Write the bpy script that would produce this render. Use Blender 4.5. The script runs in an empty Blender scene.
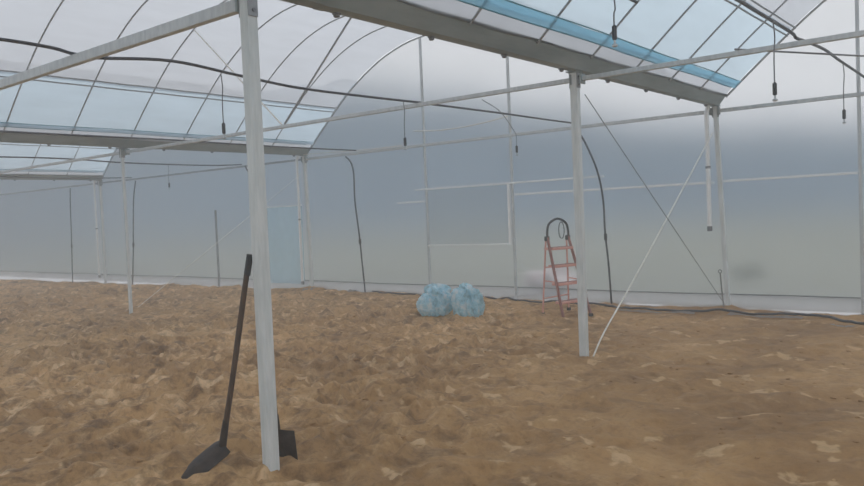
import bpy, bmesh, math, random
import numpy as np
from mathutils import Vector, Matrix

# ------------------------------------------------------------------ camera, sky, exposure
sc = bpy.context.scene
col = sc.collection
CAM = (3.61065, -2.85103, 1.47264)
YAW, PITCH, ROLL, FPX = -0.68066, -0.03696, -0.04218, 762.41
cam_d = bpy.data.cameras.new('camera')
cam_d.sensor_width = 36.0
cam_d.lens = 36.0 * FPX / 864.0
cam_d.clip_end = 1500
cam = bpy.data.objects.new('camera', cam_d)
col.objects.link(cam)
_f = Vector((math.sin(YAW) * math.cos(PITCH), math.cos(YAW) * math.cos(PITCH), math.sin(PITCH)))
_r = Vector((math.cos(YAW), -math.sin(YAW), 0))
_u = _r.cross(_f)
_r2 = _r * math.cos(ROLL) + _u * math.sin(ROLL)
_u2 = -_r * math.sin(ROLL) + _u * math.cos(ROLL)
M = Matrix((_r2, _u2, -_f)).transposed().to_4x4()
M.translation = Vector(CAM)
cam.matrix_world = M
sc.camera = cam

world = bpy.data.worlds.new('overcast_sky')
sc.world = world
world.use_nodes = True
bg = world.node_tree.nodes['Background']
bg.inputs['Color'].default_value = (0.80, 0.82, 0.85, 1)     # even overcast sky
bg.inputs['Strength'].default_value = 1.0
sc.view_settings.view_transform = 'Standard'
sc.view_settings.look = 'None'
sc.view_settings.gamma = 1.0
sc.view_settings.use_curve_mapping = False
sc.view_settings.exposure = 0.62
sc.cycles.use_denoising = True
sc.cycles.max_bounces = 14
sc.cycles.diffuse_bounces = 5
sc.cycles.transmission_bounces = 10
sc.cycles.transparent_max_bounces = 16
sc.cycles.volume_bounces = 1

# ------------------------------------------------------------------ dimensions (metres)
S = 8.527          # span width between gutters
H = 2.83           # underside of the gutters
BAY = 4.0          # post spacing along a gutter
YE = 8.0           # line of the end-wall posts
YB = -8.0          # rear end of the roofs
TIE = 2.75         # tie beam centre height
random.seed(4)
RNG = np.random.default_rng(7)

# ------------------------------------------------------------------ materials
def new_mat(name):
    m = bpy.data.materials.new(name)
    m.use_nodes = True
    nt = m.node_tree
    nt.nodes.clear()
    out = nt.nodes.new('ShaderNodeOutputMaterial')
    return m, nt, out

def noise_ramp(nt, scale, stops, detail=5, coord='Object', rough=0.6, stretch=None):
    tc = nt.nodes.new('ShaderNodeTexCoord')
    src = tc.outputs[coord]
    if stretch:
        mp = nt.nodes.new('ShaderNodeMapping')
        mp.inputs['Scale'].default_value = stretch
        nt.links.new(src, mp.inputs['Vector'])
        src = mp.outputs['Vector']
    n = nt.nodes.new('ShaderNodeTexNoise')
    n.inputs['Scale'].default_value = scale
    n.inputs['Detail'].default_value = detail
    n.inputs['Roughness'].default_value = rough
    nt.links.new(src, n.inputs['Vector'])
    r = nt.nodes.new('ShaderNodeValToRGB')
    el = r.color_ramp.elements
    while len(el) < len(stops):
        el.new(0.5)
    for e, (p, c) in zip(el, stops):
        e.position = p
        e.color = (c[0], c[1], c[2], 1)
    nt.links.new(n.outputs['Fac'], r.inputs['Fac'])
    return r, n

def pbr(name, c1, c2, scale=8, rough=0.5, metal=0.0, bump=0.0, bscale=None, stretch=None, lo=0.35, hi=0.65):
    m, nt, out = new_mat(name)
    b = nt.nodes.new('ShaderNodeBsdfPrincipled')
    b.inputs['Roughness'].default_value = rough
    b.inputs['Metallic'].default_value = metal
    r, n = noise_ramp(nt, scale, [(lo, c1), (hi, c2)], stretch=stretch)
    nt.links.new(r.outputs['Color'], b.inputs['Base Color'])
    if bump:
        tc = nt.nodes.new('ShaderNodeTexCoord')
        nb = nt.nodes.new('ShaderNodeTexNoise')
        nb.inputs['Scale'].default_value = bscale or scale * 3
        nb.inputs['Detail'].default_value = 6
        nt.links.new(tc.outputs['Object'], nb.inputs['Vector'])
        bp = nt.nodes.new('ShaderNodeBump')
        bp.inputs['Strength'].default_value = bump
        bp.inputs['Distance'].default_value = 0.02
        nt.links.new(nb.outputs['Fac'], bp.inputs['Height'])
        nt.links.new(bp.outputs['Normal'], b.inputs['Normal'])
    nt.links.new(b.outputs['BSDF'], out.inputs['Surface'])
    return m

def film(name, tint, trans, clear, gloss=0.03, rough_blur=None, ior=1.15, noise=6, stretch=None, diffuse=0.0):
    """polythene film: part of the light goes straight through (or is blurred), the rest is scattered onward"""
    m, nt, out = new_mat(name)
    t2 = tuple(c * 0.9 for c in trans)
    r, n = noise_ramp(nt, noise, [(0.3, t2), (0.7, trans)], stretch=stretch)
    tl = nt.nodes.new('ShaderNodeBsdfTranslucent')
    nt.links.new(r.outputs['Color'], tl.inputs['Color'])
    scat = tl.outputs['BSDF']
    if diffuse:
        df = nt.nodes.new('ShaderNodeBsdfDiffuse')
        df.inputs['Color'].default_value = (*trans, 1)
        mx0 = nt.nodes.new('ShaderNodeMixShader')
        mx0.inputs['Fac'].default_value = diffuse
        nt.links.new(scat, mx0.inputs[1]); nt.links.new(df.outputs['BSDF'], mx0.inputs[2])
        scat = mx0.outputs['Shader']
    if rough_blur:
        tr = nt.nodes.new('ShaderNodeBsdfRefraction')
        tr.inputs['Roughness'].default_value = rough_blur
        tr.inputs['IOR'].default_value = ior
    else:
        tr = nt.nodes.new('ShaderNodeBsdfTransparent')
    tr.inputs['Color'].default_value = (*tint, 1)
    mx = nt.nodes.new('ShaderNodeMixShader')
    mx.inputs['Fac'].default_value = clear
    nt.links.new(scat, mx.inputs[1]); nt.links.new(tr.outputs['BSDF'], mx.inputs[2])
    gl = nt.nodes.new('ShaderNodeBsdfGlossy')
    gl.inputs['Roughness'].default_value = 0.35
    mx2 = nt.nodes.new('ShaderNodeMixShader')
    mx2.inputs['Fac'].default_value = gloss
    nt.links.new(mx.outputs['Shader'], mx2.inputs[1]); nt.links.new(gl.outputs['BSDF'], mx2.inputs[2])
    nt.links.new(mx2.outputs['Shader'], out.inputs['Surface'])
    return m

MAT = {}
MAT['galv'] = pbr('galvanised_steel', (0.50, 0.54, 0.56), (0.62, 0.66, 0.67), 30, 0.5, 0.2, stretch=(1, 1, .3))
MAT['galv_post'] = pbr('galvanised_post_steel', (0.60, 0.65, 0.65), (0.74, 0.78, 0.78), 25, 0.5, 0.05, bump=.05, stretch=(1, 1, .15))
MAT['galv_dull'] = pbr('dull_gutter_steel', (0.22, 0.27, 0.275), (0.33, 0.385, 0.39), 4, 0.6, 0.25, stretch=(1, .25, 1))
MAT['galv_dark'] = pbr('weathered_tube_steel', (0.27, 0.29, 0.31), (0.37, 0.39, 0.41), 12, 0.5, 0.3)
MAT['white_metal'] = pbr('white_rail', (0.84, 0.88, 0.88), (0.93, 0.95, 0.95), 10, 0.4, 0.1)
MAT['wire_dark'] = pbr('dark_wire', (0.17, 0.18, 0.19), (0.25, 0.26, 0.27), 40, 0.5, 0.5)
MAT['wire_pale'] = pbr('pale_strap', (0.68, 0.66, 0.60), (0.85, 0.84, 0.80), 20, 0.4, 0.1)
MAT['poly_pipe'] = pbr('black_polythene_pipe', (0.025, 0.03, 0.04), (0.05, 0.055, 0.065), 10, 0.4)
MAT['microtube'] = pbr('grey_microtube', (0.13, 0.14, 0.15), (0.2, 0.21, 0.22), 10, 0.4)
MAT['weight'] = pbr('black_weight', (0.015, 0.02, 0.025), (0.03, 0.035, 0.04), 20, 0.4)
MAT['nozzle'] = pbr('pale_nozzle', (0.45, 0.5, 0.52), (0.6, 0.63, 0.65), 20, 0.35)
MAT['film_roof'] = film('roof_film', (0.95, 0.96, 1.0), (0.50, 0.52, 0.55), 0.10, stretch=(1, .2, 1))
MAT['film_gable'] = film('end_wall_film', (0.925, 0.925, 0.925), (0.52, 0.54, 0.58), 0.78, 0.02, rough_blur=0.34, ior=1.2, stretch=(.3, 1, 1.5))
MAT['film_pane'] = film('window_film', (0.97, 0.98, 0.98), (0.5, 0.53, 0.56), 0.88, 0.02)
MAT['film_side'] = film('side_film', (0.9, 0.92, 0.95), (0.72, 0.74, 0.78), 0.35)
MAT['film_blue'] = film('blue_vent_film', (0.80, 0.94, 1.0), (0.545, 0.645, 0.715), 0.12, stretch=(1, .2, 1))
MAT['film_blue_deep'] = film('blue_hem_film', (0.34, 0.66, 0.80), (0.38, 0.64, 0.76), 0.5, stretch=(1, .3, 1))
MAT['film_door'] = film('blue_door_film', (0.70, 0.88, 0.96), (0.66, 0.84, 0.94), 0.45, diffuse=.3)
MAT['film_skirt'] = film('skirt_film', (0.9, 0.9, 0.92), (0.46, 0.46, 0.48), 0.3, diffuse=.3, noise=10)
MAT['teal'] = pbr('teal_roll_tube', (0.05, 0.20, 0.26), (0.08, 0.27, 0.33), 8, 0.4)
MAT['ladder_pink'] = pbr('salmon_ladder_paint', (0.68, 0.33, 0.27), (0.78, 0.42, 0.35), 12, 0.45)
MAT['ladder_dark'] = pbr('ladder_rail_paint', (0.26, 0.10, 0.085), (0.34, 0.15, 0.12), 12, 0.45)
MAT['black_rubber'] = pbr('black_grip', (0.012, 0.016, 0.018), (0.025, 0.03, 0.032), 20, 0.5)
MAT['rust_steel'] = pbr('rusty_blade_steel', (0.018, 0.014, 0.012), (0.05, 0.036, 0.028), 18, 0.55, 0.3, bump=.2)
MAT['wood_handle'] = pbr('worn_wood_handle', (0.045, 0.027, 0.018), (0.10, 0.06, 0.036), 14, 0.6, stretch=(6, 6, .6))
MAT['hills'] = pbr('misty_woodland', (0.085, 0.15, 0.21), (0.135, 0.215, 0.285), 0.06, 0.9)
MAT['field'] = pbr('damp_field', (0.205, 0.225, 0.175), (0.27, 0.285, 0.225), 0.12, 0.9)
MAT['shrub'] = pbr('dark_shrub', (0.04, 0.07, 0.04), (0.09, 0.13, 0.07), 6, 0.8)
MAT['white_sack'] = pbr('white_woven_sack', (0.92, 0.78, 0.76), (0.97, 0.90, 0.89), 8, 0.6)

def soil_mat():
    m, nt, out = new_mat('tilled_soil')
    b = nt.nodes.new('ShaderNodeBsdfPrincipled')
    b.inputs['Roughness'].default_value = 0.85
    L = nt.links
    base, _ = noise_ramp(nt, 0.55, [(0.36, (0.345, 0.196, 0.080)), (0.50, (0.475, 0.280, 0.118)), (0.64, (0.62, 0.385, 0.182))], detail=7, rough=.62)
    att = nt.nodes.new('ShaderNodeAttribute'); att.attribute_name = 'tilled'
    def mul(a_, k, add=0.0):
        q = nt.nodes.new('ShaderNodeMath'); q.operation = 'MULTIPLY_ADD'
        L.new(a_, q.inputs[0]); q.inputs[1].default_value = k; q.inputs[2].default_value = add
        return q.outputs[0]
    def times(a_, b_):
        q = nt.nodes.new('ShaderNodeMath'); q.operation = 'MULTIPLY'
        L.new(a_, q.inputs[0]); L.new(b_, q.inputs[1])
        return q.outputs[0]
    def blend(fac, a_, colr=None, b_=None, mode='MIX'):
        q = nt.nodes.new('ShaderNodeMix'); q.data_type = 'RGBA'; q.blend_type = mode
        L.new(fac, q.inputs[0]); L.new(a_, q.inputs[6])
        if b_ is not None: L.new(b_, q.inputs[7])
        else: q.inputs[7].default_value = colr
        return q.outputs[2]
    till = att.outputs['Fac']
    # pale dry crumbs on the dug soil, thin on the trodden soil
    dry, dn = noise_ramp(nt, 5.5, [(0.50, (0, 0, 0)), (0.66, (1, 1, 1))], detail=7, rough=.66, stretch=(1, 1, .2))
    zone, zn = noise_ramp(nt, 0.7, [(0.38, (.2, .2, .2)), (0.60, (1, 1, 1))], detail=4, rough=.55)
    c = blend(times(times(dry.outputs['Color'], zone.outputs['Color']), mul(till, .62, .22)), base.outputs['Color'], (0.86, 0.60, 0.34, 1))
    # scattered flat crusts with clear edges
    crust, cn = noise_ramp(nt, 3.6, [(0.615, (0, 0, 0)), (0.65, (1, 1, 1))], detail=4, rough=.5, stretch=(1, 1, .2))
    c = blend(mul(crust.outputs['Color'], .6), c, (0.86, 0.62, 0.37, 1))
    # damp darker mottles at random, with the relief's shading contrast painted in
    damp, dn2 = noise_ramp(nt, 4.2, [(0.36, (0.40, 0.36, 0.32)), (0.50, (1, 1, 1))], detail=7, rough=.68)
    c = blend(mul(till, .55, .35), c, b_=damp.outputs['Color'], mode='MULTIPLY')
    grit, gn = noise_ramp(nt, 24, [(0.34, (0.50, 0.46, 0.42)), (0.5, (1, 1, 1))], detail=5, rough=.7, stretch=(1, 1, .3))
    c = blend(mul(till, .35, .25), c, b_=grit.outputs['Color'], mode='MULTIPLY')
    inv = mul(till, -1.0, 1.0)
    c = blend(inv, c, (0.88, 0.84, 0.76, 1), mode='MULTIPLY')          # trodden soil is damper
    L.new(c, b.inputs['Base Color'])
    tc = nt.nodes.new('ShaderNodeTexCoord')
    n3 = nt.nodes.new('ShaderNodeTexNoise'); n3.inputs['Scale'].default_value = 22; n3.inputs['Detail'].default_value = 8; n3.inputs['Roughness'].default_value = .7
    L.new(tc.outputs['Object'], n3.inputs['Vector'])
    bp = nt.nodes.new('ShaderNodeBump'); bp.inputs['Strength'].default_value = 0.7; bp.inputs['Distance'].default_value = 0.03
    L.new(n3.outputs['Fac'], bp.inputs['Height']); L.new(bp.outputs['Normal'], b.inputs['Normal'])
    L.new(b.outputs['BSDF'], out.inputs['Surface'])
    return m
MAT['soil'] = soil_mat()

def bag_mat():
    m, nt, out = new_mat('blue_plastic_bag')
    r, n = noise_ramp(nt, 9, [(0.34, (0.32, 0.52, 0.56)), (0.48, (0.55, 0.84, 0.95)), (0.62, (0.88, 0.97, 0.99))], detail=6)  # mottling: contents showing through, plus wrinkle light and shade painted in
    b = nt.nodes.new('ShaderNodeBsdfPrincipled'); b.inputs['Roughness'].default_value = .2
    tl = nt.nodes.new('ShaderNodeBsdfTranslucent')
    mx = nt.nodes.new('ShaderNodeMixShader'); mx.inputs['Fac'].default_value = .35
    nt.links.new(r.outputs['Color'], b.inputs['Base Color']); nt.links.new(r.outputs['Color'], tl.inputs['Color'])
    nt.links.new(b.outputs['BSDF'], mx.inputs[1]); nt.links.new(tl.outputs['BSDF'], mx.inputs[2])
    nt.links.new(mx.outputs['Shader'], out.inputs['Surface'])
    return m
MAT['bag'] = bag_mat()

# ------------------------------------------------------------------ mesh helpers
class MB:
    def __init__(self):
        self.v = []; self.f = []
    def add(self, vs, fs):
        o = len(self.v)
        self.v += [tuple(map(float, q)) for q in vs]
        self.f += [tuple(i + o for i in q) for q in fs]
        return self
    def box(self, c, d, R=None):
        x, y, z = (k / 2 for k in d)
        vs = [Vector((sx * x, sy * y, sz * z)) for sx in (-1, 1) for sy in (-1, 1) for sz in (-1, 1)]
        if R is not None:
            vs = [R @ q for q in vs]
        c = Vector(c)
        return self.add([q + c for q in vs], [(0, 1, 3, 2), (4, 6, 7, 5), (0, 4, 5, 1), (2, 3, 7, 6), (0, 2, 6, 4), (1, 5, 7, 3)])
    def bar(self, a, b, w, h, up=(0, 0, 1)):
        """rectangular bar from a to b, w across, h along 'up'"""
        a = Vector(a); b = Vector(b); d = b - a
        t = d.normalized(); u = Vector(up)
        s = t.cross(u)
        if s.length < 1e-4:
            u = Vector((0, 1, 0)); s = t.cross(u)
        s.normalize(); n = s.cross(t)
        R = Matrix((t, s, n)).transposed()
        return self.box((a + b) / 2, (d.length, w, h), R)
    def tube(self, pts, r, n=8, cap=True):
        pts = [Vector(q) for q in pts]
        rr = r if isinstance(r, (list, tuple)) else [r] * len(pts)
        prev = None; vs = []; fs = []
        for i, q in enumerate(pts):
            t = (pts[min(i + 1, len(pts) - 1)] - pts[max(i - 1, 0)]).normalized()
            if prev is None:
                a = Vector((0, 0, 1)) if abs(t.z) < .9 else Vector((1, 0, 0))
                s = t.cross(a).normalized()
            else:
                s = (prev - t * prev.dot(t)).normalized()
            prev = s; w = t.cross(s)
            for k in range(n):
                an = 2 * math.pi * k / n
                vs.append(q + (s * math.cos(an) + w * math.sin(an)) * rr[i])
        for i in range(len(pts) - 1):
            for k in range(n):
                k2 = (k + 1) % n
                fs.append((i * n + k, i * n + k2, (i + 1) * n + k2, (i + 1) * n + k))
        if cap:
            fs.append(tuple(reversed(range(n)))); fs.append(tuple((len(pts) - 1) * n + k for k in range(n)))
        return self.add(vs, fs)
    def lathe(self, c, prof, n=12, axis=None):
        c = Vector(c)
        vs = []; fs = []
        for (r, z) in prof:
            for k in range(n):
                an = 2 * math.pi * k / n
                vs.append(c + Vector((r * math.cos(an), r * math.sin(an), z)))
        m = len(prof)
        for i in range(m - 1):
            for k in range(n):
                k2 = (k + 1) % n
                fs.append((i * n + k, i * n + k2, (i + 1) * n + k2, (i + 1) * n + k))
        fs.append(tuple(reversed(range(n)))); fs.append(tuple((m - 1) * n + k for k in range(n)))
        return self.add(vs, fs)
    def build(self, name, mat, parent=None, smooth=False, origin=None, bevel=0):
        me = bpy.data.meshes.new(name)
        o3 = Vector(origin) if origin is not None else Vector((0, 0, 0))
        me.from_pydata([Vector(q) - o3 for q in self.v], [], self.f)
        me.materials.append(MAT[mat])
        if smooth:
            me.shade_smooth()
            me.set_sharp_from_angle(angle=math.radians(40))
        me.update()
        ob = bpy.data.objects.new(name, me)
        col.objects.link(ob)
        if parent is not None:
            ob.parent = parent
            ob.location = o3 - parent.location if origin is not None else -parent.location
        elif origin is not None:
            ob.location = o3
        if bevel:
            bv = ob.modifiers.new('edge', 'BEVEL'); bv.width = bevel; bv.segments = 2; bv.limit_method = 'ANGLE'
        return ob

def tag(o, label, cat, group=None):
    o['label'] = label; o['category'] = cat
    if group: o['group'] = group
    return o

def thing(name, loc, label, cat, group=None):
    o = bpy.data.objects.new(name, None)
    o.empty_display_size = .1
    col.objects.link(o)
    o.location = loc
    return tag(o, label, cat, group)

def structure(o, label=None):
    o['kind'] = 'structure'
    if label: o['label'] = label
    return o

def smooth_path(pts, n=8):
    P = [Vector(q) for q in pts]
    P = [P[0] * 2 - P[1]] + P + [P[-1] * 2 - P[-2]]
    out = []
    for i in range(1, len(P) - 2):
        a, b, c, d = P[i - 1:i + 3]
        for k in range(n):
            t = k / n
            out.append(.5 * ((2 * b) + (c - a) * t + (2 * a - 5 * b + 4 * c - d) * t * t + (3 * b - a - 3 * c + d) * t ** 3))
    out.append(P[-2])
    return out

# numpy value noise, used for the soil, the bags and the hills
_LAT = RNG.random((256, 256))
def vnoise(x, y, wl, ox=0.0, oy=0.0):
    x = np.asarray(x, float) / wl + ox + 500; y = np.asarray(y, float) / wl + oy + 500
    xi = np.floor(x).astype(int); yi = np.floor(y).astype(int)
    fx = x - xi; fy = y - yi
    fx = fx * fx * (3 - 2 * fx); fy = fy * fy * (3 - 2 * fy)
    g = lambda a, b: _LAT[a % 256, b % 256]
    return (g(xi, yi) * (1 - fx) + g(xi + 1, yi) * fx) * (1 - fy) + (g(xi, yi + 1) * (1 - fx) + g(xi + 1, yi + 1) * fx) * fy

def tilled(x, y):
    """1 where the soil is freshly dug, 0 where it is trodden smooth"""
    return 1 / (1 + np.exp((x - .85 + .34 * y) * 1.5))

def soil_h(x, y):
    x = np.asarray(x, float); y = np.asarray(y, float)
    u = x * .8 + y * .6; v = -x * .6 + y * .8
    big = (vnoise(x, y, 2.3, 3, 7) - .5) * .05 + (vnoise(x, y, .9, 31, 17) - .5) * .05
    mid = (vnoise(u, v * 1.3, .36, 11, 5) - .5) * .075
    rough = .22 + .78 * tilled(x, y)
    rough = rough * (.55 + .8 * vnoise(x, y, 1.4, 90, 44))
    w1 = vnoise(x, y, .31, 7, 77) * .16; w2 = vnoise(x, y, .29, 47, 7) * .16
    c1 = vnoise(u + w1, v + w2, .19, 71, 9)
    cl = (1 - np.abs(2 * c1 - 1)) ** 1.5 * .095 * rough
    cl = cl + np.clip(vnoise(u + w2, v - w1, .115, 13, 39) - .45, 0, .3) * .13 * rough
    fine = (vnoise(u, v, .06, 20, 60) - .5) * .036 * rough
    edge = np.clip((y - 7.0) / .9, 0, 1)                      # soil pushed a little against the end wall
    h = (big + mid + cl + fine) * (1 - .45 * edge) + .02 * edge - .068 + .02 * edge
    h = h - .008 * np.clip(-x - S, 0, 30)                      # the plot falls gently away
    for px, py, hh in ((.1, 8, .06), (-S, 8, .05), (0, 4, .01)):   # earth heaped at the post feet
        h = h + hh * np.exp(-((x - px) ** 2 + (y - py + .05) ** 2) / .05)
    return h
def sh(x, y):
    return float(soil_h(x, y))

# ------------------------------------------------------------------ roof arch profile
AX = [0.15, 0.36, 0.83, 1.44, 2.14, 2.79, 3.39, S / 2]
AZ = [2.93, 3.12, 3.53, 4.01, 4.41, 4.64, 4.73, 4.77]
_ap = [Vector((a, 0, b)) for a, b in zip(AX, AZ)]
_ap = _ap + [Vector((S - q.x, 0, q.z)) for q in reversed(_ap[:-1])]
_fine = smooth_path(_ap, 10)
_FX = np.array([q.x for q in _fine]); _FZ = np.array([q.z for q in _fine])
def az(xp):
    return float(np.interp(xp, _FX, _FZ))
def arch_pts(a, b, n):
    return [(a + (b - a) * i / n, az(a + (b - a) * i / n)) for i in range(n + 1)]

# ------------------------------------------------------------------ the setting: soil floor
def grid_coords(lo, hi, fa, fb, fine, coarse):
    a = np.arange(lo, fa, coarse); b = np.arange(fa, fb, fine); c = np.arange(fb, hi, coarse)
    return np.concatenate([a, b, c, [hi]])
gx = grid_coords(-3 * S - .2, S + .2, -5.0, 4.0, .025, .12)
gy = grid_coords(-6.0, 8.06, -1.2, 7.9, .025, .12)
GX, GY = np.meshgrid(gx, gy)
GZ = soil_h(GX, GY)
nx, ny = len(gx), len(gy)
verts = np.stack([GX.ravel(), GY.ravel(), GZ.ravel()], 1)
idx = np.arange(nx * ny).reshape(ny, nx)
quads = np.stack([idx[:-1, :-1].ravel(), idx[:-1, 1:].ravel(), idx[1:, 1:].ravel(), idx[1:, :-1].ravel()], 1)
me = bpy.data.meshes.new('floor')
me.vertices.add(len(verts)); me.vertices.foreach_set('co', verts.ravel())
me.loops.add(quads.size); me.loops.foreach_set('vertex_index', quads.ravel().astype(np.int32))
me.polygons.add(len(quads)); me.polygons.foreach_set('loop_start', (np.arange(len(quads)) * 4).astype(np.int32))
me.update(calc_edges=True)
me.shade_smooth()
_at = me.attributes.new('tilled', 'FLOAT', 'POINT'); _at.data.foreach_set('value', tilled(GX, GY).ravel().astype(np.float32))
me.materials.append(MAT['soil'])
floor = bpy.data.objects.new('floor', me); col.objects.link(floor)
structure(floor, 'bare brown tilled soil with pale dry crusts inside the greenhouse')

# loose clods: too many and too small to count
ico_v, ico_f = [], []
_bm = bmesh.new(); bmesh.ops.create_icosphere(_bm, subdivisions=1, radius=1)
_bm.verts.ensure_lookup_table()
ico_v = np.array([q.co[:] for q in _bm.verts]); ico_f = [tuple(q.index for q in f.verts) for f in _bm.faces]
_bm.free()
cb = MB()
for i in range(1600):
    x = random.uniform(-7.5, 4.5); y = random.uniform(-1.5, 7.0)
    if (-4.1 < x < -2.2 and 5.2 < y < 6.5) or (-2.4 < x < -1.1 and 6.1 < y < 7.5) or (-.7 < x < .4 and -.7 < y < .5): continue
    s = random.uniform(.008, .02) * (1.5 if random.random() < .05 else 1)
    sc3 = np.array([s * random.uniform(.8, 1.8), s * random.uniform(.8, 1.5), s * random.uniform(.35, .6)])
    jit = 1 + (RNG.random((len(ico_v), 1)) - .5) * .5
    an = random.uniform(0, 6.3); ca, sa = math.cos(an), math.sin(an)
    q = ico_v * jit * sc3
    q = np.stack([q[:, 0] * ca - q[:, 1] * sa + x, q[:, 0] * sa + q[:, 1] * ca + y, q[:, 2] + sh(x, y) + s * .05], 1)
    cb.add(q, ico_f)
clods = cb.build('soil_clods', 'soil')
clods['kind'] = 'stuff'
tag(clods, 'loose crumbs and clods of brown soil scattered over the tilled ground', 'soil')

# ground outside
ob = MB().add([(-600, 8.3, -.04), (500, 8.3, -.04), (500, 700, -.04), (-600, 700, -.04)], [(0, 1, 2, 3)]) \
    .add([(-600, -300, -.6), (500, -300, -.6), (500, 8.3, -.6), (-600, 8.3, -.6)], [(0, 1, 2, 3)]).build('ground_outside', 'field')
structure(ob, 'dull green field outside beyond the end wall')

# wooded hill in the mist: polar terrain standing 60 to 240 m away
def ridge_elev(a):
    return np.interp(a, [-100, -75, -48, -38, -31, -26, -17, -9, 0, 25, 60], [6, 7.5, 9.6, 9.0, 7.6, 6.6, 5.5, 4.7, 4.2, 3.5, 3])
na, nr = 260, 26
hv = []
for j in range(nr):
    t = j / (nr - 1)
    rad = 70 + 170 * t
    prof = math.sin(min(1, t / .75) * math.pi / 2) ** 1.3
    for i in range(na):
        a = -100 + 160 * i / (na - 1)
        e = float(ridge_elev(a))
        top = 198 * math.tan(math.radians(e))
        k = float(vnoise(a, t * 20, 3.2, 5, 1)) - .5
        k2 = float(vnoise(a, t * 20, 1.0, 50, 1)) - .5
        z = top * prof * (1 + .16 * k) + 3.2 * k2 * min(1, t * 4) * (1 if t > .05 else 0) - (.3 if j == 0 else 0)
        if j == nr - 1: z *= .6
        ar = math.radians(a)
        hv.append((rad * math.sin(ar), rad * math.cos(ar), z))
hf = [(j * na + i, j * na + i + 1, (j + 1) * na + i + 1, (j + 1) * na + i) for j in range(nr - 1) for i in range(na - 1)]
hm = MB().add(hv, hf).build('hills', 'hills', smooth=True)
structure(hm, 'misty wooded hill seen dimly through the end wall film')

# ------------------------------------------------------------------ roof and wall films
span_x = [-3 * S, -2 * S, -S, 0.0]
span_word = ['outermost span past the far gutter', 'span past the gutter over the blue door film', 'span over the ladder and bags', 'span with the deep blue vent hem']
for si, x0 in enumerate(span_x):
    ys = np.arange(YB, YE + .051, .25)
    ap = arch_pts(.15 if si == 0 else .98, S - .15, 44)       # a vent film covers the strip above each gutter
    vs = []; fs = []
    for y in ys:
        sag = .016 * math.sin(math.pi * y) ** 2
        for k, (xp, z) in enumerate(ap):
            vs.append((x0 + xp, y, z + .016 - sag * min(1, min(k, 44 - k) / 6) + .002 * math.sin(3.1 * y + 1.7 * k)))
    n = len(ap)
    for j in range(len(ys) - 1):
        for k in range(n - 1):
            fs.append((j * n + k, j * n + k + 1, (j + 1) * n + k + 1, (j + 1) * n + k))
    o = MB().add(vs, fs).build('ceiling', 'film_roof', smooth=True)
    structure(o, 'milky polythene roof film over the ' + span_word[si])
    # end wall film: a thin solid sheet outside the end posts
    prof = [(x0, .16), (x0 + S, .16), (x0 + S, 2.86)] + [(x0 + S - xp, z + .01) for xp, z in arch_pts(.15, S - .15, 44)] + [(x0, 2.86)]
    m = len(prof); ya, yb = YE + .055, YE + .061
    vs = [(a, ya, b) for a, b in prof] + [(a, yb, b) for a, b in prof]
    fs = [tuple(range(m)), tuple(range(2 * m - 1, m - 1, -1))] + [((k + 1) % m, k, m + k, m + (k + 1) % m) for k in range(m)]
    o = MB().add(vs, fs).build('wall_end', 'film_gable')
    structure(o, 'hazy clear film of the end wall closing the ' + span_word[si])
    # rear end film behind the photographer
    vs = [(x0, YB, 0), (x0 + S, YB, 0), (x0 + S, YB, 2.86)] + [(x0 + S - xp, YB, z + .01) for xp, z in arch_pts(.15, S - .15, 24)] + [(x0, YB, 2.86)]
    o = MB().add(vs, [tuple(range(len(vs)))]).build('wall_rear', 'film_side')
    structure(o, 'rear end film of the greenhouse')
for nm, x in (('wall_left', -3 * S - .06), ('wall_right', S + .2)):
    o = MB().add([(x, YB, 0), (x, YE + .05, 0), (x, YE + .05, 2.95), (x, YB, 2.95)], [(0, 1, 2, 3)]).build(nm, 'film_side')
    structure(o, 'long side wall film of the greenhouse')
# skirt film at the foot of the end wall with a gentle ripple
vs = []; fs = []
xs = np.arange(-3 * S, S + .01, .12)
for x in xs:
    for k in range(6):
        vs.append((x, YE + .045 + .012 * math.sin(x * 5.1 + k) - .015 * k + .02 * k * (vnoise(x, k, .5) - .5), .185 - .068 * k))
for i in range(len(xs) - 1):
    for k in range(5):
        fs.append((i * 6 + k, i * 6 + k + 1, (i + 1) * 6 + k + 1, (i + 1) * 6 + k))
o = MB().add(vs, fs).build('baseboard_end', 'film_skirt', smooth=True)
structure(o, 'low milky skirt film along the foot of the end wall')
tag(MB().tube([(x, YE + .03 + .004 * math.sin(x * 2), .185 + .006 * math.sin(x * 1.3)) for x in np.arange(-3 * S, S, .4)], .008, 6).build('skirt_batten', 'wire_dark', smooth=True),
    'thin dark batten running along the top of the skirt film', 'batten')

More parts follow.
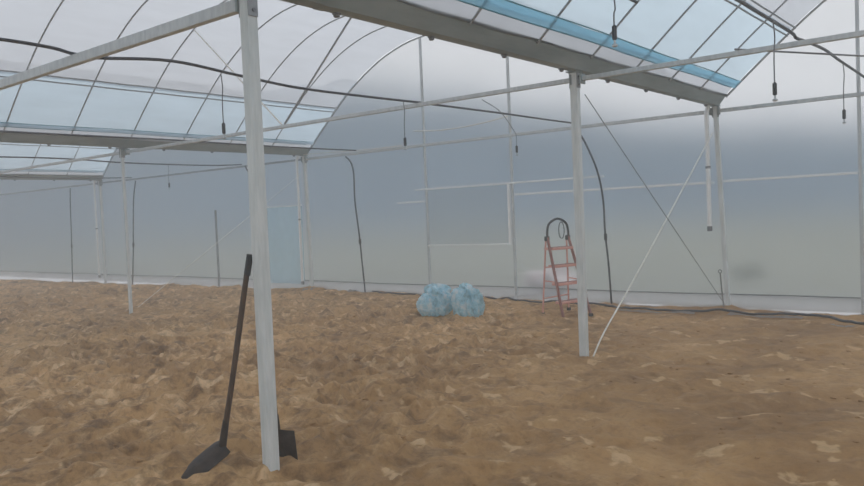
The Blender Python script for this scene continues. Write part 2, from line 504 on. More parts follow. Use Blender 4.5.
# ------------------------------------------------------------------ gutters
gut_lab = {0.0: 'grey steel gutter overhead resting on the post by the shovel', -S: 'grey steel gutter over the blue door film, past the blue bags', -2 * S: 'grey steel gutter over the tall post at the far end'}
def gutter(x, ya, yb):
    t = thing('roof_gutter', (x, (ya + yb) / 2, H), gut_lab[x], 'gutter')
    out_p = [(-.165, 2.965), (-.15, 2.95), (-.055, H), (.055, H), (.15, 2.95), (.165, 2.965)]
    in_p = [(.165, 2.969), (.148, 2.956), (.052, H + .006), (-.052, H + .006), (-.148, 2.956), (-.165, 2.969)]
    pr = out_p + in_p; m = len(pr)
    vs = [(x + a, ya, b) for a, b in pr] + [(x + a, yb, b) for a, b in pr]
    fs = [((k + 1) % m, k, m + k, m + (k + 1) % m) for k in range(m)]
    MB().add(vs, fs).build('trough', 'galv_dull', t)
    # end plate
    e = MB(); n2 = len(out_p)
    vs = [(x + a, yb + .001, b) for a, b in out_p] + [(x + a, yb + .006, b) for a, b in out_p]
    e.add(vs, [tuple(range(n2)), tuple(range(2 * n2 - 1, n2 - 1, -1))] + [((k + 1) % n2, k, n2 + k, n2 + (k + 1) % n2) for k in range(n2)])
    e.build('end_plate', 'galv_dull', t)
    for y in np.arange(math.ceil(ya) + 0.0, yb, 1.0):
        b = MB().lathe((x - .035, y - .25, H - .03), [(.012, 0), (.022, .006), (.022, .018), (.03, .022), (.03, .03)], 8)
        b.build('bolt_head', 'wire_dark', t, smooth=True)
    # joint straps where gutter lengths meet
    for y in np.arange(math.ceil(ya / 4) * 4 + .6, yb, 4.0):
        s_ = MB()
        vs = [(x + a * 1.01, y + d, b - .004) for d in (-.04, .04) for a, b in out_p]
        s_.add(vs, [(k, k + 1, n2 + k + 1, n2 + k) for k in range(n2 - 1)])
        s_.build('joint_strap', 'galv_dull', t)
gutter(0.0, -3.0, YE + .03)
gutter(-S, -1.0, YE + .03)
gutter(-2 * S, 1.0, YE + .03)

# ------------------------------------------------------------------ posts
def post(x, y, label, w=.075, top=H, group=None, lean=0.0):
    z0 = sh(x, y)
    t = thing('steel_post', (x, y, z0), label, 'post', group)
    m = MB()
    h0 = -.25
    m.box((x, y, (top - .012 + h0) / 2), (w, w, top - .012 - h0))
    m.v = [(a + lean * (1 - b_z / top), b_y, b_z) for a, b_y, b_z in m.v]      # foot slightly out of plumb
    m.build('shaft', 'galv_post', t, bevel=.008)
    b = MB()
    b.box((x, y, top - .006), (.11, .16, .012))
    b.build('saddle_plate', 'galv_dull', t, bevel=.002)
    for sx in (-1, 1):
        MB().box((x + sx * (w / 2 + .004), y, top - .09), (.008, .07, .15)).build('bracket', 'galv_dark', t, bevel=.002)
    for dz in (.05, .13):
        MB().tube([(x + w / 2 + .005, y, top - dz), (x + w / 2 + .02, y, top - dz)], .011, 6).build('bolt', 'wire_dark', t)
    return t
post(0, 0, 'grey galvanised square post with the long shovel leaning on it')
post(-.03, 4, 'grey galvanised square post standing in front of the ladder')
post(.01, 8, 'grey galvanised post under the gutter end, with soil heaped at its foot', w=.06, lean=.10)
post(-S - .11, 4, 'pale steel post standing free under the gutter past the blue bags', w=.05)
post(-S, 8, 'pale steel post in the end wall beside the blue door film', w=.07, lean=.05)
post(-2 * S, 8, 'pale steel post in the end wall under the far gutter', w=.07)
post(-3 * S + .4, 8, 'dim steel post in the end wall at the outermost corner', w=.08, top=2.8)

def downpipe(x, y, z0, z1, label):
    t = thing('downpipe', (x, y, z0), label, 'pipe')
    MB().tube([(x, y, z0 + .03), (x, y, z1 - .1), (x + .02, y + .02, z1)], .03, 12).build('pipe', 'white_metal', t, smooth=True)
    MB().lathe((x, y, z0), [(.026, 0), (.036, .005), (.036, .06), (.031, .07)], 12).build('end_collar', 'wire_dark', t, smooth=True)
    MB().lathe((x, y, (z0 + z1) / 2), [(.031, 0), (.036, .004), (.036, .03), (.031, .034)], 12).build('clip', 'galv_dark', t, smooth=True)
downpipe(-.08, 7.90, 1.08, 2.83, 'pale downpipe ending halfway down the post at the gutter end')
downpipe(-S - .11, 7.885, .12, 2.83, 'pale downpipe beside the end wall post at the blue door film')
downpipe(-2 * S - .1, 7.88, .10, 2.83, 'pale downpipe on the end wall post under the far gutter')

# ------------------------------------------------------------------ tie beams, struts
def tie(xa, xb, y, label, w=.045, h=.045, mat='galv'):
    t = thing('tie_beam', ((xa + xb) / 2, y, TIE), label, 'beam')
    MB().bar((xa, y, TIE), (xb, y, TIE), w, h).build('tube', mat, t, bevel=.005)
    for x in (xa + .01, xb - .01):
        MB().box((x, y, TIE), (.02, .09, .10)).build('end_plate', 'galv_dull', t, bevel=.002)
e = .045
tie(-S + e, -e, 0, 'grey tie beam running from the post with the shovel', .05, .075)
tie(-S + e, -e, 4, 'grey tie beam carrying the V struts, joined to the post before the ladder')
tie(e, S - e, 4, 'grey tie beam crossing beneath the blue vent hem')
tie(-2 * S + e, -S - e, 4, 'grey tie beam past the gutter over the blue door film')
tie(-S + e, -e, 8, 'grey tie beam along the end wall above the window opening', .04, .05)
tie(e, S - e, 8, 'grey tie beam along the end wall beside the gutter end', .04, .05)
tie(-2 * S + e, -S - e, 8, 'grey tie beam along the end wall above the blue door film', .04, .04, 'galv_dark')
tie(-3 * S + .5, -2 * S - e, 8, 'grey tie beam along the end wall in the outermost span', .04, .04, 'galv_dark')

vx = -S + 4.08
def strut(a, b, mat, label):
    tag(MB().tube([a, b], .013, 8).build('truss_strut', mat, smooth=True, origin=a), label, 'strut')
strut((vx - .03, 4, TIE + .035), (-S + 2.16, 4, az(2.16) - .015), 'wire_pale', 'pale strut of the V above the tie beam, its glint painted in')  # glint on this strut is painted as an all-over pale colour
strut((vx + .03, 4, TIE + .035), (-S + 6.1, 4, az(6.1) - .015), 'galv_dark', 'dull grey strut of the V above the tie beam')

# ------------------------------------------------------------------ hoops and purlins
ordn = ['', 'first', 'second', 'third', 'fourth', 'fifth', 'sixth', 'seventh', 'eighth', 'ninth']
def hoop(x0, y, label, group, r=.0115):
    pts = [(x0 + a, y, b) for a, b in arch_pts(.15, S - .15, 40)]
    tag(MB().tube(pts, r, 7).build('roof_hoop', 'galv_dark', smooth=True, origin=(x0 + S / 2, y, 2.93)), label, 'roof hoop', group)
for x0, word, y0, grp in ((-S, 'over the ladder and bags', 1, 'roof hoops over the ladder and bags'), (0, 'crossing the deep blue vent hem', 1, 'roof hoops with the blue vent hem'), (-2 * S, 'past the second gutter', 4, 'roof hoops past the far gutter')):
    for y in range(y0, 9):
        k = 9 - y
        w = 'curved steel roof hoop %s, %s' % (word, 'at the end wall' if k == 1 else '%s from the end wall' % ordn[k])
        hoop(x0, y if y < 8 else 8.02, w, grp, .016 if y == 8 else .0115)
def purlin(x, z, y0, label, r=.011):
    tag(MB().tube([(x, y, z - .004 * math.sin(math.pi * y) ** 2) for y in np.arange(y0, YE + .02, .5)], r, 7).build('purlin', 'galv_dark', smooth=True, origin=(x, y0, z)), label, 'purlin')
purlin(-S + .97, az(.97) - .026, -1, 'lower of two thin purlins along the vent film past the blue bags')
purlin(-S + 1.05, az(1.05) - .024, -1, 'upper of two thin purlins along the vent film past the blue bags')
purlin(.97, az(.97) - .026, 0, 'lower of two thin purlins above the deep blue vent hem')
purlin(1.07, az(1.07) - .024, 0, 'upper of two thin purlins above the deep blue vent hem')
purlin(-2 * S + .97, az(.97) - .026, 2, 'thin purlin in the span past the gutter over the blue door film')

# blue vent films just above each gutter
def vent(x0, y0, label, hem, hem_mat):
    t = thing('vent_film', (x0 + .6, (y0 + YE) / 2, 3.0), label, 'vent film')
    def sheet(a, b, dz, name, mat, n=8):
        ys = np.arange(YB, YE + .051, .25)
        vs = []; fs = []
        ap = arch_pts(a, b, n)
        for y in ys:
            for k, (xp, z) in enumerate(ap):
                vs.append((x0 + xp, y, z + dz + .006 * math.sin(2.3 * y + k) - .01 * math.sin(math.pi * y) ** 2))
        m = len(ap)
        for j in range(len(ys) - 1):
            for k in range(m - 1):
                fs.append((j * m + k, j * m + k + 1, (j + 1) * m + k + 1, (j + 1) * m + k))
        return MB().add(vs, fs).build(name, mat, t, smooth=True)
    sheet(.29, 1.02, .014, 'sheet', 'film_blue')
    sheet(.15, .30, .018, 'gutter_strip', 'film_roof', 3)
    sheet(.285, hem, -.022, 'hem', hem_mat, 3)
    for a in (.285, hem):
        MB().tube([(x0 + a, y, az(a) - .026 + .005 * math.sin(2.1 * y)) for y in np.arange(y0, YE, .4)], .006, 6).build('roll_tube', 'teal', t, smooth=True)
vent(0, -1.0, 'pale blue vent film with a deep blue hem above the overhead gutter', .375, 'film_blue_deep')
vent(-S, -1.0, 'pale blue vent film above the gutter past the blue bags', .34, 'film_blue')
vent(-2 * S, 1.0, 'pale blue vent film above the far gutter', .33, 'film_blue')

# ------------------------------------------------------------------ end wall frame
def gpost(x, x0, label, z1=None, w=.04, mat='galv'):
    z1 = z1 or az(x - x0) - .02
    tag(MB().box((x, YE + .012, (z1 - .1) / 2), (w, .04, z1 + .1)).build('wall_post', mat, bevel=.004, origin=(x, YE + .012, 0)), label, 'wall post')
gpost(-5.27, -S, 'slim end wall post on the bag side of the window opening')
gpost(-3.40, -S, 'slim end wall post on the ladder side of the window opening')
gpost(1.78, 0, 'slim end wall post standing alone past the gutter-end post')
gpost(-11.75, -2 * S, 'short slim end wall post past the blue door film', 1.8, .035, 'galv_dark')
def rail(xa, xb, z, label, mat='white_metal', r=.016):
    tag(MB().bar((xa, YE + .035 - .02, z), (xb, YE + .035 - .02, z + .004), .022, r * 2).build('wall_rail', mat, bevel=.003, origin=((xa + xb) / 2, YE, z)), label, 'rail')
rail(-3.36, -.04, 1.755, 'white end wall rail behind the ladder')
rail(.04, 1.75, 1.77, 'white end wall rail beside the gutter-end post')
rail(-6.0, -5.30, 1.72, 'short white end wall rail beside the window opening')
rail(1.81, S - .1, 1.775, 'white end wall rail beyond the lone slim wall post')
# window
wt = bpy.data.objects.new('window_1', None); col.objects.link(wt); wt.location = (-4.34, YE, .92)
structure(wt, 'vent window framed by white rails in the end wall film')
MB().bar((-5.52, YE - .022, 1.945), (-1.70, YE - .022, 1.955), .022, .028).build('window_head', 'white_metal', wt, bevel=.003)
MB().bar((-5.25, YE - .022, .91), (-3.44, YE - .022, .92), .022, .026).build('window_sill', 'white_metal', wt, bevel=.003)
MB().box((-3.455, YE - .022, 1.435), (.05, .022, 1.0)).build('window_jamb', 'white_metal', wt, bevel=.003)
MB().box((-5.235, YE - .022, 1.435), (.025, .022, 1.0)).build('window_jamb', 'galv', wt, bevel=.003)
MB().box((-4.34, YE - .012, 1.43), (1.75, .004, 1.0)).build('window_pane', 'film_pane', wt)

# blue door film beside post D
vs = []; fs = []
xs = np.linspace(-10.25, -8.66, 40)
for x in xs:
    for k, z in enumerate(np.linspace(.12, 1.78, 8)):
        vs.append((x, YE - .03 + .012 * math.sin(x * 16 + z), z))
for i in range(len(xs) - 1):
    for k in range(7):
        fs.append((i * 8 + k, (i + 1) * 8 + k, (i + 1) * 8 + k + 1, i * 8 + k + 1))
dt = thing('door_film', (-9.43, YE - .03, .12), 'light blue film sheet hung across a doorway in the end wall', 'film')
MB().add(vs, fs).build('sheet', 'film_door', dt, smooth=True)
MB().tube([(-10.3, YE - .03, 1.79), (-8.66, YE - .03, 1.79)], .012, 8).build('top_rod', 'white_metal', dt, smooth=True)

# ------------------------------------------------------------------ bracing wires
def wire(pts, r, mat, name, label, cat):
    return tag(MB().tube(pts, r, 6).build(name, mat, smooth=True, origin=pts[0]), label, cat)
wire([(.05, 4.05, 2.60), (.055, 7.93, .10)], .005, 'galv_dark', 'brace_wire', 'dark brace wire slanting down to the foot of the gutter-end post', 'wire')
wire(smooth_path([(-.012, 7.93, 2.45), (-.02, 6.4, 1.43), (-.03, 5.2, .63), (-.045, 4.5, .17), (-.06, 4.25, sh(-.06, 4.25) + .02)], 4), .0095, 'wire_pale', 'brace_strap', 'white brace strap slanting down to the foot of the post before the ladder', 'strap')
wire([(-S - .03, 7.93, 2.45), (-S - .05, 4.10, .10)], .0045, 'wire_pale', 'brace_strap', 'white brace strap slanting down past the blue door film', 'strap')
wire([(1.52, 4.0, TIE + .04), (3.27, 8.0, 2.90)], .009, 'microtube', 'stay_line', 'thin straight dark line strung from tie beam to end wall beyond the gutter end', 'line')
wire(smooth_path([(-5.47, 7.96, 3.03), (-4.95, 7.96, 2.985), (-4.43, 7.96, 2.98), (-3.9, 7.96, 3.01), (-3.42, 7.99, 3.07)], 5), .012, 'wire_pale', 'sagging_line', 'thin white line sagging above the window opening under the roof', 'rope')  # thin white tube along a sagging path
wire(smooth_path([(-8.55, 7.93, 2.84), (-8.2, 7.93, 2.835), (-7.4, 7.93, 2.81), (-6.5, 7.93, 2.79), (-5.75, 7.94, 2.79)], 5), .010, 'wire_pale', 'highlight_tube', 'highlight made as a thin white tube stretched from the gutter end over the blue door film along the tie beam', 'rope')  # white tube added to draw the bright highlight along gutter and tie
rz = sh(.1, 7.85)
tg = thing('ground_anchor', (.09, 7.86, rz), 'short dark anchor rod at the foot of the gutter-end post', 'anchor rod')
MB().tube([(.10, 7.87, -.1), (.065, 7.84, .50)], .009, 7).build('rod', 'wire_dark', tg, smooth=True)
MB().tube([(.065 + .022 * math.cos(a), 7.84, .52 + .022 * math.sin(a)) for a in np.linspace(0, 6.28, 13)], .006, 6).build('eye', 'wire_dark', tg, smooth=True)

# ------------------------------------------------------------------ misting pipes, wall hoses, droppers
def sag_pipe(x, y0, zs, label):
    pts = smooth_path([(x + .02 * math.sin(y * 1.7), y, z) for y, z in zs], 6)
    tag(MB().tube(pts, .0135, 8).build('mist_pipe', 'poly_pipe', smooth=True, origin=pts[0]), label, 'pipe')
sag_pipe(-2.1, -.9, [(-1.0, 2.82), (-.52, 2.835), (-.17, 2.825), (.0, 2.80), (.2, 2.795), (.82, 2.85), (1.5, 2.81), (2.24, 2.775), (3.2, 2.78), (4.0, 2.788), (4.27, 2.786), (5.77, 2.80), (6.9, 2.80), (7.93, 2.795)], 'long wavy black pipe crossing above the blue bags, laid over the tie beams')
sag_pipe(2.0, 2.0, [(1.6, 2.80), (2.56, 2.845), (2.95, 2.845), (3.85, 2.825), (4.0, 2.80), (4.3, 2.815), (5.0, 2.845), (5.76, 2.85), (7.0, 2.84), (7.95, 2.79)], 'wavy black pipe beside the blue vent hem, with two hanging droppers')
sag_pipe(-10.6, 2.0, [(1.5, 2.76), (2.83, 2.80), (4.0, 2.80), (5.0, 2.76), (6.1, 2.75), (7.2, 2.755), (7.95, 2.79)], 'black pipe just past the gutter over the blue door film')
sag_pipe(-6.95, 0.0, [(-.5, 2.80), (0, 2.80), (1.5, 2.79), (3.0, 2.80), (4.0, 2.80), (6, 2.79), (7.93, 2.795)], 'black pipe running close along the gutter past the bags')
sag_pipe(-15.3, 3.0, [(3, 2.78), (4.0, 2.80), (6, 2.76), (7.95, 2.79)], 'black pipe close along the far gutter')

def wall_hose(pts, label):
    t = thing('wall_hose', pts[-1], label, 'hose')
    P = smooth_path(pts, 6)
    MB().tube(P, .0155, 8).build('hose', 'poly_pipe', t, smooth=True)
    k = min(range(len(P)), key=lambda i: abs(P[i].z - 1.02))
    MB().tube([P[k] - Vector((0, 0, .05)), P[k] + Vector((0, 0, .05))], .026, 8).build('coupling', 'weight', t, smooth=True)
y = 7.95
wall_hose([(-2.13, y, 2.73), (-1.98, y, 2.48), (-1.80, y, 2.05), (-1.715, y, 1.6), (-1.70, y, 1.1), (-1.66, y, .6), (-1.63, y, sh(-1.63, y) - .02)], 'black hose curving down the end wall beside the ladder')
wall_hose([(-7.25, y, 2.70), (-7.12, y, 2.58), (-7.05, y, 2.35), (-7.05, y, 1.8), (-6.97, y, 1.1), (-6.93, y, .6), (-6.88, y, sh(-6.88, y) - .02)], 'black hose hanging down the end wall between the blue bags and the blue door film')
wall_hose([(-10.45, y, 2.74), (-10.2, y, 2.3), (-10.12, y, 1.2), (-10.08, y, sh(-10.1, y) - .02)], 'black hose on the end wall behind the shovel post')
wall_hose([(-15.1, y, 2.70), (-15.25, y, 2.2), (-15.35, y, 1.4), (-15.4, y, .9), (-15.55, y, sh(-15.5, y) - .02)], 'black hose on the end wall near the far gutter post')
wall_hose([(-18.7, y, 2.70), (-18.75, y, 2.2), (-18.8, y, 1.2), (-18.9, y, sh(-18.9, y) - .02)], 'black hose on the end wall in the outermost span')

def dropper(path, label, s=1.0):
    end = Vector(path[-1])
    t = thing('mist_dropper', end, label, 'mist nozzle', 'misting droppers hanging from the pipes')
    MB().tube(path, .0052, 6).build('tube', 'microtube', t, smooth=True)
    MB().lathe(end - Vector((0, 0, .0)), [(.006, .0), (.0165, .006), (.0165, .09), (.006, .10)], 10).build('weight', 'weight', t, smooth=True)
    n = MB().lathe(end - Vector((0, 0, .045)), [(.008, 0), (.019, .006), (.019, .016), (.007, .022), (.007, .045)], 10).build('nozzle', 'nozzle', t, smooth=True)
    a = Vector(path[0])
def dpath(x, y, z0, z1, lean=0.0):
    return smooth_path([(x, y, z0), (x + .008 + lean, y + .005, z0 - .12), (x + lean, y, (z0 + z1) / 2), (x + lean, y, z1)], 5)
for x, y, z0, lab in ((-2.1, 1.32, 2.80, 'misting dropper hanging from the long pipe close to the shovel post'),
                      (-2.1, 3.79, 2.775, 'misting dropper hanging from the long pipe just before the V-strut tie beam'),
                      (2.0, 3.36, 2.83, 'misting dropper hanging in front of the tie beam beside the gutter end'),
                      (2.0, 5.9, 2.835, 'misting dropper hanging before the lone slim end wall post'),
                      (1.4, 1.88, 2.90, 'misting dropper hanging in front of the deep blue vent hem'),
                      (-10.6, 6.1, 2.74, 'misting dropper under the pipe past the gutter over the blue door film')):
    dropper(dpath(x, y, z0, 2.27 if x != 1.4 else 2.57), lab)
dropper(smooth_path([(-2.06, 5.30, 2.93), (-2.06, 5.72, 2.805), (-2.1, 6.10, 2.575), (-2.1, 6.15, 2.50), (-2.1, 6.15, 2.28)], 5), 'misting dropper with a kinked tube poking above the long pipe')
# the pipe that carries the dropper before the vent hem
tag(MB().tube([(1.4, y_, 2.90 + .012 * math.sin(y_ * 2)) for y_ in np.arange(-.5, 2.3, .25)], .011, 8).build('feed_pipe', 'poly_pipe', smooth=True, origin=(1.4, .8, 2.9)), 'short black feed pipe above the dropper at the vent hem', 'pipe')

# hose lying along the foot of the end wall
pts = [(-6.6, 7.86), (-5.2, 7.82), (-4.1, 7.86), (-3.0, 7.80), (-2.0, 7.72), (-1.26, 7.66), (-.5, 7.64), (.2, 7.70), (.86, 7.76), (1.4, 7.66), (1.9, 7.46), (2.6, 7.1), (3.4, 6.9)]
pts = smooth_path([(a, b, 0) for a, b in pts], 10)
pts = [(q.x, q.y, sh(q.x, q.y) + .016) for q in pts]
wire(pts, .017, 'poly_pipe', 'ground_hose', 'black hose lying on the soil along the foot of the end wall', 'hose')
# scraps of white film trodden into the soil along the wall
for i, (x, yy, a, l, w) in enumerate(((-.75, 7.44, .1, 1.15, .10), (.72, 7.52, -.1, .95, .12), (1.7, 7.2, -.3, .28, .05), (-6.95, 7.75, .3, .30, .14), (-8.3, 7.72, .2, .26, .14))):
    nxx, nyy = 14, 4
    vs = []; fs = []
    for j in range(nyy):
        for k in range(nxx):
            u = (k / (nxx - 1) - .5) * l; v = (j / (nyy - 1) - .5) * w * (1 + .4 * math.sin(k * 1.3 + i))
            px = x + u * math.cos(a) - v * math.sin(a); py = yy + u * math.sin(a) + v * math.cos(a)
            vs.append((px, py, sh(px, py) + .016 + .012 * abs(math.sin(k * 1.9 + j * 2.2 + i))))
    for j in range(nyy - 1):
        for k in range(nxx - 1):
            q = j * nxx + k
            fs.append((q, q + 1, q + nxx + 1, q + nxx))
    lab = ['long white film scrap on the soil by the strap-braced wall foot', 'white film scrap on the soil just past the gutter-end post', 'tiny white film scrap beside the ground hose', 'crumpled white film scrap at the foot of the wall hose', 'crumpled white film scrap at the foot of the post by the blue door film'][i]
    tag(MB().add(vs, fs).build('film_scrap', 'film_skirt', smooth=True, origin=(x, yy, 0)), lab, 'film scrap')

# ------------------------------------------------------------------ blue bags
def bag(cx, cy, rx, ry, h, seed, label, neck):
    z0 = sh(cx, cy) - .02
    t = thing('plastic_bag', (cx, cy, z0), label, 'bag', 'filled blue plastic bags')
    nu, nv = 88, 44
    vs = []; fs = []
    for j in range(nv + 1):
        v = j / nv
        ph = v * math.pi
        for i in range(nu):
            th = 2 * math.pi * i / nu
            cx_, sy_ = math.cos(th), math.sin(th)
            fold = abs(2 * float(vnoise(cx_ * 2.3 + v * .9, sy_ * 2.3 + v * .6, .55, seed, 3)) - 1)
            fold2 = abs(2 * float(vnoise(cx_ * 3 - v, sy_ * 3 + v * 3, .42, seed, 30)) - 1)
            fold3 = abs(2 * float(vnoise(cx_ * 3 + v * 4, sy_ * 3 - v * 2, .24, seed, 90)) - 1)
            lump = float(vnoise(cx_ * 1.1, sy_ * 1.1 + v * 2, .8, seed, 60)) - .5
            rr = (math.sin(ph) ** .6) * (1.08 - .30 * fold - .16 * fold2 - .10 * fold3 + .50 * lump)
            zz = (1 - math.cos(ph)) / 2
            zz = max(0.0, zz ** .85 - .13) / .87                 # slumped flat on the ground
            vs.append((cx + rx * rr * math.cos(th), cy + ry * rr * math.sin(th), z0 + h * max(0.0, zz + .25 * lump * math.sin(ph) - .12 * fold2 * math.sin(ph) - .05 * fold3 * math.sin(ph))))
    for j in range(nv):
        for i in range(nu):
            i2 = (i + 1) % nu
            fs.append((j * nu + i, j * nu + i2, (j + 1) * nu + i2, (j + 1) * nu + i))
    MB().add(vs, fs).build('sack', 'bag', t, smooth=True)
    # gathered mouth of the bag
    nx_, ny_, nz_, ns = neck
    vs = []; fs = []
    K, J = 40, 9
    for j in range(J):
        v = j / (J - 1)
        rad = ns * (.55 + 1.15 * math.sin(v * math.pi) + .25 * v) * (.55 if j == J - 1 else 1)
        for k in range(K):
            th = 2 * math.pi * k / K
            w = 1 + .30 * math.sin(th * 7 + v * 3) * (.3 + .7 * v) + .25 * math.sin(th * 3 + seed)
            vs.append((nx_ + rad * w * math.cos(th) - .05 * v, ny_ + rad * w * math.sin(th), nz_ + ns * 2.1 * (v - .3) + .02 * math.sin(th * 3 + seed) * v))
    for j in range(J - 1):
        for k in range(K):
            k2 = (k + 1) % K
            fs.append((j * K + k, j * K + k2, (j + 1) * K + k2, (j + 1) * K + k))
    fs.append(tuple((J - 1) * K + k for k in range(K)))
    MB().add(vs, fs).build('gathered_mouth', 'bag', t, smooth=True)
bag(-3.36, 5.73, .30, .23, .34, 5.0, 'blue plastic bag with a bulging gathered top lying beside its round mate', (-3.30, 5.77, .325, .088))
bag(-2.81, 5.85, .255, .22, .47, 13.0, 'round blue plastic bag nearer the ladder', (-2.82, 5.84, .40, .045))

# ------------------------------------------------------------------ step ladder
fl, fr, rl, rr_ = (Vector(q) + Vector((-.045, -.035, 0)) for q in ((-1.51, 6.35, 0), (-1.33, 6.80, 0), (-2.08, 6.76, 0), (-1.90, 7.21, 0)))
for q in (fl, fr, rl, rr_): q.z = sh(q.x, q.y)
ctr = (fl + fr + rl + rr_) / 4
wd = ((fr - fl) + (rr_ - rl)).normalized(); wd.z = 0
fd = ((fl - rl) + (fr - rr_)); fd.z = 0; fd.normalize()
TOPZ = 1.07
tl = Vector((ctr.x, ctr.y, TOPZ)) - wd * .19 - fd * .19
trr = Vector((ctr.x, ctr.y, TOPZ)) + wd * .19 - fd * .19
lt = thing('step_ladder', (ctr.x, ctr.y, min(fl.z, fr.z, rl.z, rr_.z)), 'salmon red folding step ladder with a black arched handrail', 'ladder')
LM = lambda a, b, t: a.lerp(b, t)
for a, b in ((fl, tl), (fr, trr)):
    MB().bar(a + Vector((0, 0, .02)), b, .024, .05, up=fd).build('front_rail', 'ladder_dark', lt, bevel=.004)
rtl, rtr = tl - fd * .06 - wd * 0, trr - fd * .06
for a, b in ((rl, rtl), (rr_, rtr)):
    MB().tube([a + Vector((0, 0, .02)), b - Vector((0, 0, .03))], .013, 8).build('rear_leg', 'ladder_pink', lt, smooth=True)
for q in (fl, fr, rl, rr_):
    MB().box(q + Vector((0, 0, .02)), (.05, .05, .045)).build('foot_cap', 'black_rubber', lt, bevel=.006)
for i, t in enumerate((.20, .42, .64, .86)):
    a = LM(fl, tl, t) - fd * .06; b = LM(fr, trr, t) - fd * .06
    tr_ = MB().bar(a + wd * .008, b - wd * .008, .16 if i < 3 else .20, .036).build('tread', 'ladder_pink', lt, bevel=.006)
    g = MB()
    for k in (-1, 0, 1):
        g.bar(a + fd * .04 * k + Vector((0, 0, .0195)) + wd * .02, b + fd * .04 * k + Vector((0, 0, .0195)) - wd * .02, .02, .004)
    gr = g.build('grip_strip', 'ladder_dark', tr_)
    gr.matrix_parent_inverse = Matrix.Identity(4)
    gr.location = -Vector(lt.location) - Vector(tr_.location)
for t in (.22, .62):
    MB().tube([LM(rl, rtl, t), LM(rr_, rtr, t)], .010, 8).build('rear_crossbar', 'ladder_pink', lt, smooth=True)
hp = [tl + Vector((0, 0, -.04)), tl + Vector((0, 0, .10)), tl.lerp(trr, .12) + Vector((0, 0, .21)), tl.lerp(trr, .5) + Vector((0, 0, .27)), tl.lerp(trr, .88) + Vector((0, 0, .21)), trr + Vector((0, 0, .10)), trr + Vector((0, 0, -.04))]
MB().tube(smooth_path(hp, 6), .017, 10).build('handrail', 'black_rubber', lt, smooth=True)
for q in (tl, trr):
    MB().box(q + Vector((0, 0, -.01)) - fd * .02, (.06, .06, .07)).build('hinge_bracket', 'black_rubber', lt, bevel=.01)
for s in (0, 1):
    a = LM(fl if s == 0 else fr, tl if s == 0 else trr, .45); b = LM(rl if s == 0 else rr_, rtl if s == 0 else rtr, .45)
    MB().bar(a, b, .006, .018).build('spreader', 'ladder_pink', lt)
# loop of grey cord hung inside the handrail
lc = tl.lerp(trr, .68) + Vector((0, 0, .10))
wire(smooth_path([lc + wd * (.05 * math.cos(a)) + Vector((0, 0, .12 * math.sin(a))) for a in np.linspace(-1.6, 4.4, 14)], 3), .008, 'microtube', 'cord_loop', 'grey loop of cord hung inside the ladder handrail', 'cord')

# ------------------------------------------------------------------ shovel leaning on the first post
top = Vector((-.058, -.035, 1.27)); neck = Vector((-.235, -.165, .165))
tip = Vector((-.345, -.425, -.03))
ts = thing('shovel', (tip.x, tip.y, sh(tip.x, tip.y)), 'long-handled shovel with a dark pointed blade leaning on the post', 'shovel')
hp = [neck.lerp(top, t) + Vector((.004 * math.sin(t * 5), 0, 0)) for t in np.linspace(0, 1, 14)]
MB().tube(hp, [.017 + .002 * math.sin(i) * .3 for i in range(14)], 10).build('handle', 'wood_handle', ts, smooth=True)
MB().tube([top - (top - neck).normalized() * .11, top + (top - neck).normalized() * .015], .0195, 10).build('grip', 'black_rubber', ts, smooth=True)
MB().tube([neck - (top - neck).normalized() * .03, neck + (top - neck).normalized() * .14], [.024, .019], 10).build('socket', 'rust_steel', ts, smooth=True)
bd = (tip - neck).normalized()
sd = Vector((.94, -.10, -.315)); sd = (sd - bd * sd.dot(bd)).normalized()
nd = sd.cross(bd).normalized()
L_ = (tip - neck).length
vs = []; fs = []
rows, cols = 12, 9
for side in (0, 1):
    for j in range(rows):
        t = j / (rows - 1)
        wv = .078 * (1 if t < .5 else max(.06, math.cos((t - .5) / .5 * math.pi / 2) ** .7))
        if t < .05: wv = .066
        for k in range(cols):
            u = k / (cols - 1) * 2 - 1
            q = neck + bd * L_ * t + sd * wv * u + nd * (.03 * u * u - .012 * math.sin(t * math.pi) + (.003 if side else 0))
            vs.append(q)
o_ = rows * cols
for j in range(rows - 1):
    for k in range(cols - 1):
        a = j * cols + k
        fs.append((a, a + 1, a + cols + 1, a + cols)); fs.append((o_ + a, o_ + a + cols, o_ + a + cols + 1, o_ + a + 1))
for j in range(rows - 1):
    a = j * cols; b = a + cols - 1
    fs.append((a, a + cols, o_ + a + cols, o_ + a)); fs.append((b, o_ + b, o_ + b + cols, b + cols))
for k in range(cols - 1):
    fs.append((k, o_ + k, o_ + k + 1, k + 1)); a = (rows - 1) * cols + k
    fs.append((a, a + 1, o_ + a + 1, o_ + a))
MB().add(vs, fs).build('blade', 'rust_steel', ts, smooth=True)

# square spade standing behind the same post
zs = sh(0, .12)
tp = thing('spade', (-.08, .2, zs), 'square dark spade blade standing in the soil behind the post with the shovel', 'spade')
vs = []; fs = []
rows, cols = 8, 9
v0, v1 = Vector((-.25, .165, 0)), Vector((.012, .165, 0))
for side in (0, 1):
    for j in range(rows):
        t = j / (rows - 1)
        for k in range(cols):
            u = k / (cols - 1)
            q = v0.lerp(v1, u); q.z = -.02 + .21 * t
            q.y += .05 * t * 0 - .03 * (2 * u - 1) ** 2 * (-1) + side * .004 - .02 * t
            vs.append(q)
o_ = rows * cols
for j in range(rows - 1):
    for k in range(cols - 1):
        a = j * cols + k
        fs.append((a, a + 1, a + cols + 1, a + cols)); fs.append((o_ + a, o_ + a + cols, o_ + a + cols + 1, o_ + a + 1))
    a = j * cols; b = a + cols - 1
    fs.append((a, a + cols, o_ + a + cols, o_ + a)); fs.append((b, o_ + b, o_ + b + cols, b + cols))
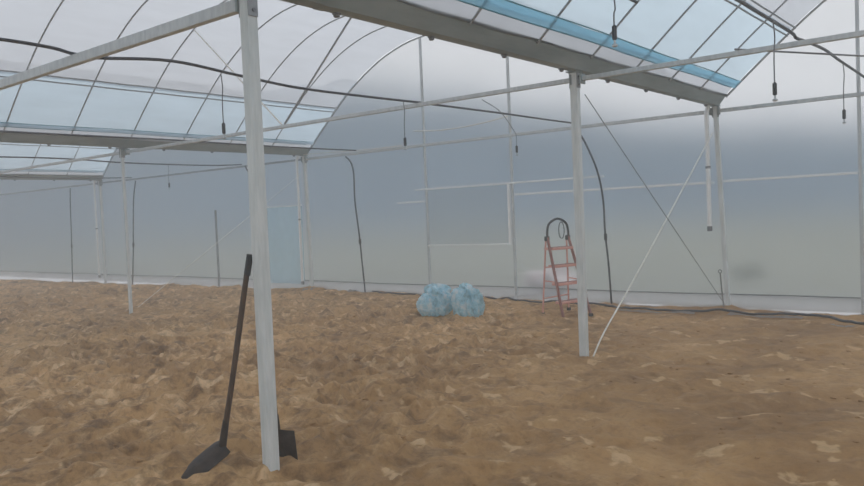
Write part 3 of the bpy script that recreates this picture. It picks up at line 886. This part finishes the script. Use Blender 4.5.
for k in range(cols - 1):
    fs.append((k, o_ + k, o_ + k + 1, k + 1)); a = (rows - 1) * cols + k
    fs.append((a, a + 1, o_ + a + 1, o_ + a))
MB().add(vs, fs).build('blade', 'rust_steel', tp, smooth=True)
MB().tube([(-.119, .152, .16), (-.113, .140, .28)], [.024, .019], 10).build('socket', 'rust_steel', tp, smooth=True)
MB().tube([(-.114, .141, .26), (-.045, .056, 1.08)], .0155, 10).build('handle', 'wood_handle', tp, smooth=True)
MB().tube([(-.046, .0575, 1.07), (-.042, .0535, 1.12)], .014, 8).build('grip', 'wood_handle', tp, smooth=True)

# ------------------------------------------------------------------ things outside, seen through the film
def heap(name, cx, cy, rx, ry, h, seed, mat, label, cat):
    nu, nv = 28, 12
    vs = []; fs = []
    for j in range(nv + 1):
        ph = math.pi * j / nv
        for i in range(nu):
            th = 2 * math.pi * i / nu
            w = 1 + .5 * (float(vnoise(math.cos(th) * 1.5 + ph, math.sin(th) * 1.5, .7, seed, 8)) - .5)
            vs.append((cx + rx * w * math.sin(ph) * math.cos(th), cy + ry * w * math.sin(ph) * math.sin(th), -.05 + h * w * (1 - math.cos(ph)) / 2))
    for j in range(nv):
        for i in range(nu):
            i2 = (i + 1) % nu
            fs.append((j * nu + i, j * nu + i2, (j + 1) * nu + i2, (j + 1) * nu + i))
    tag(MB().add(vs, fs).build(name, mat, smooth=True, origin=(cx, cy, -.05)), label, cat)
heap('white_sack', -3.35, 9.1, .48, .40, .44, 3, 'white_sack', 'whitish sack lying outside the film behind the ladder', 'sack')
heap('shrub', -1.15, 13.2, .34, .28, .17, 14, 'shrub', 'small dark shrub out in the field past the gutter-end post', 'shrub')

# ------------------------------------------------------------------ damp haze hanging in the greenhouse
hz, hnt, hout = new_mat('damp_haze')
pv = hnt.nodes.new('ShaderNodeVolumeScatter')
pv.inputs['Color'].default_value = (0.97, 0.98, 0.98, 1)
pv.inputs['Density'].default_value = 0.018
pv.inputs['Anisotropy'].default_value = 0.2
hnt.links.new(pv.outputs['Volume'], hout.inputs['Volume'])
MAT['haze'] = hz
hb = MB().box((( -3 * S + S) / 2, 0, 2.4), (4 * S + .1, 16.04, 5.2)).build('haze', 'haze')
hb['kind'] = 'stuff'
tag(hb, 'thin damp haze filling the air inside the greenhouse', 'haze')
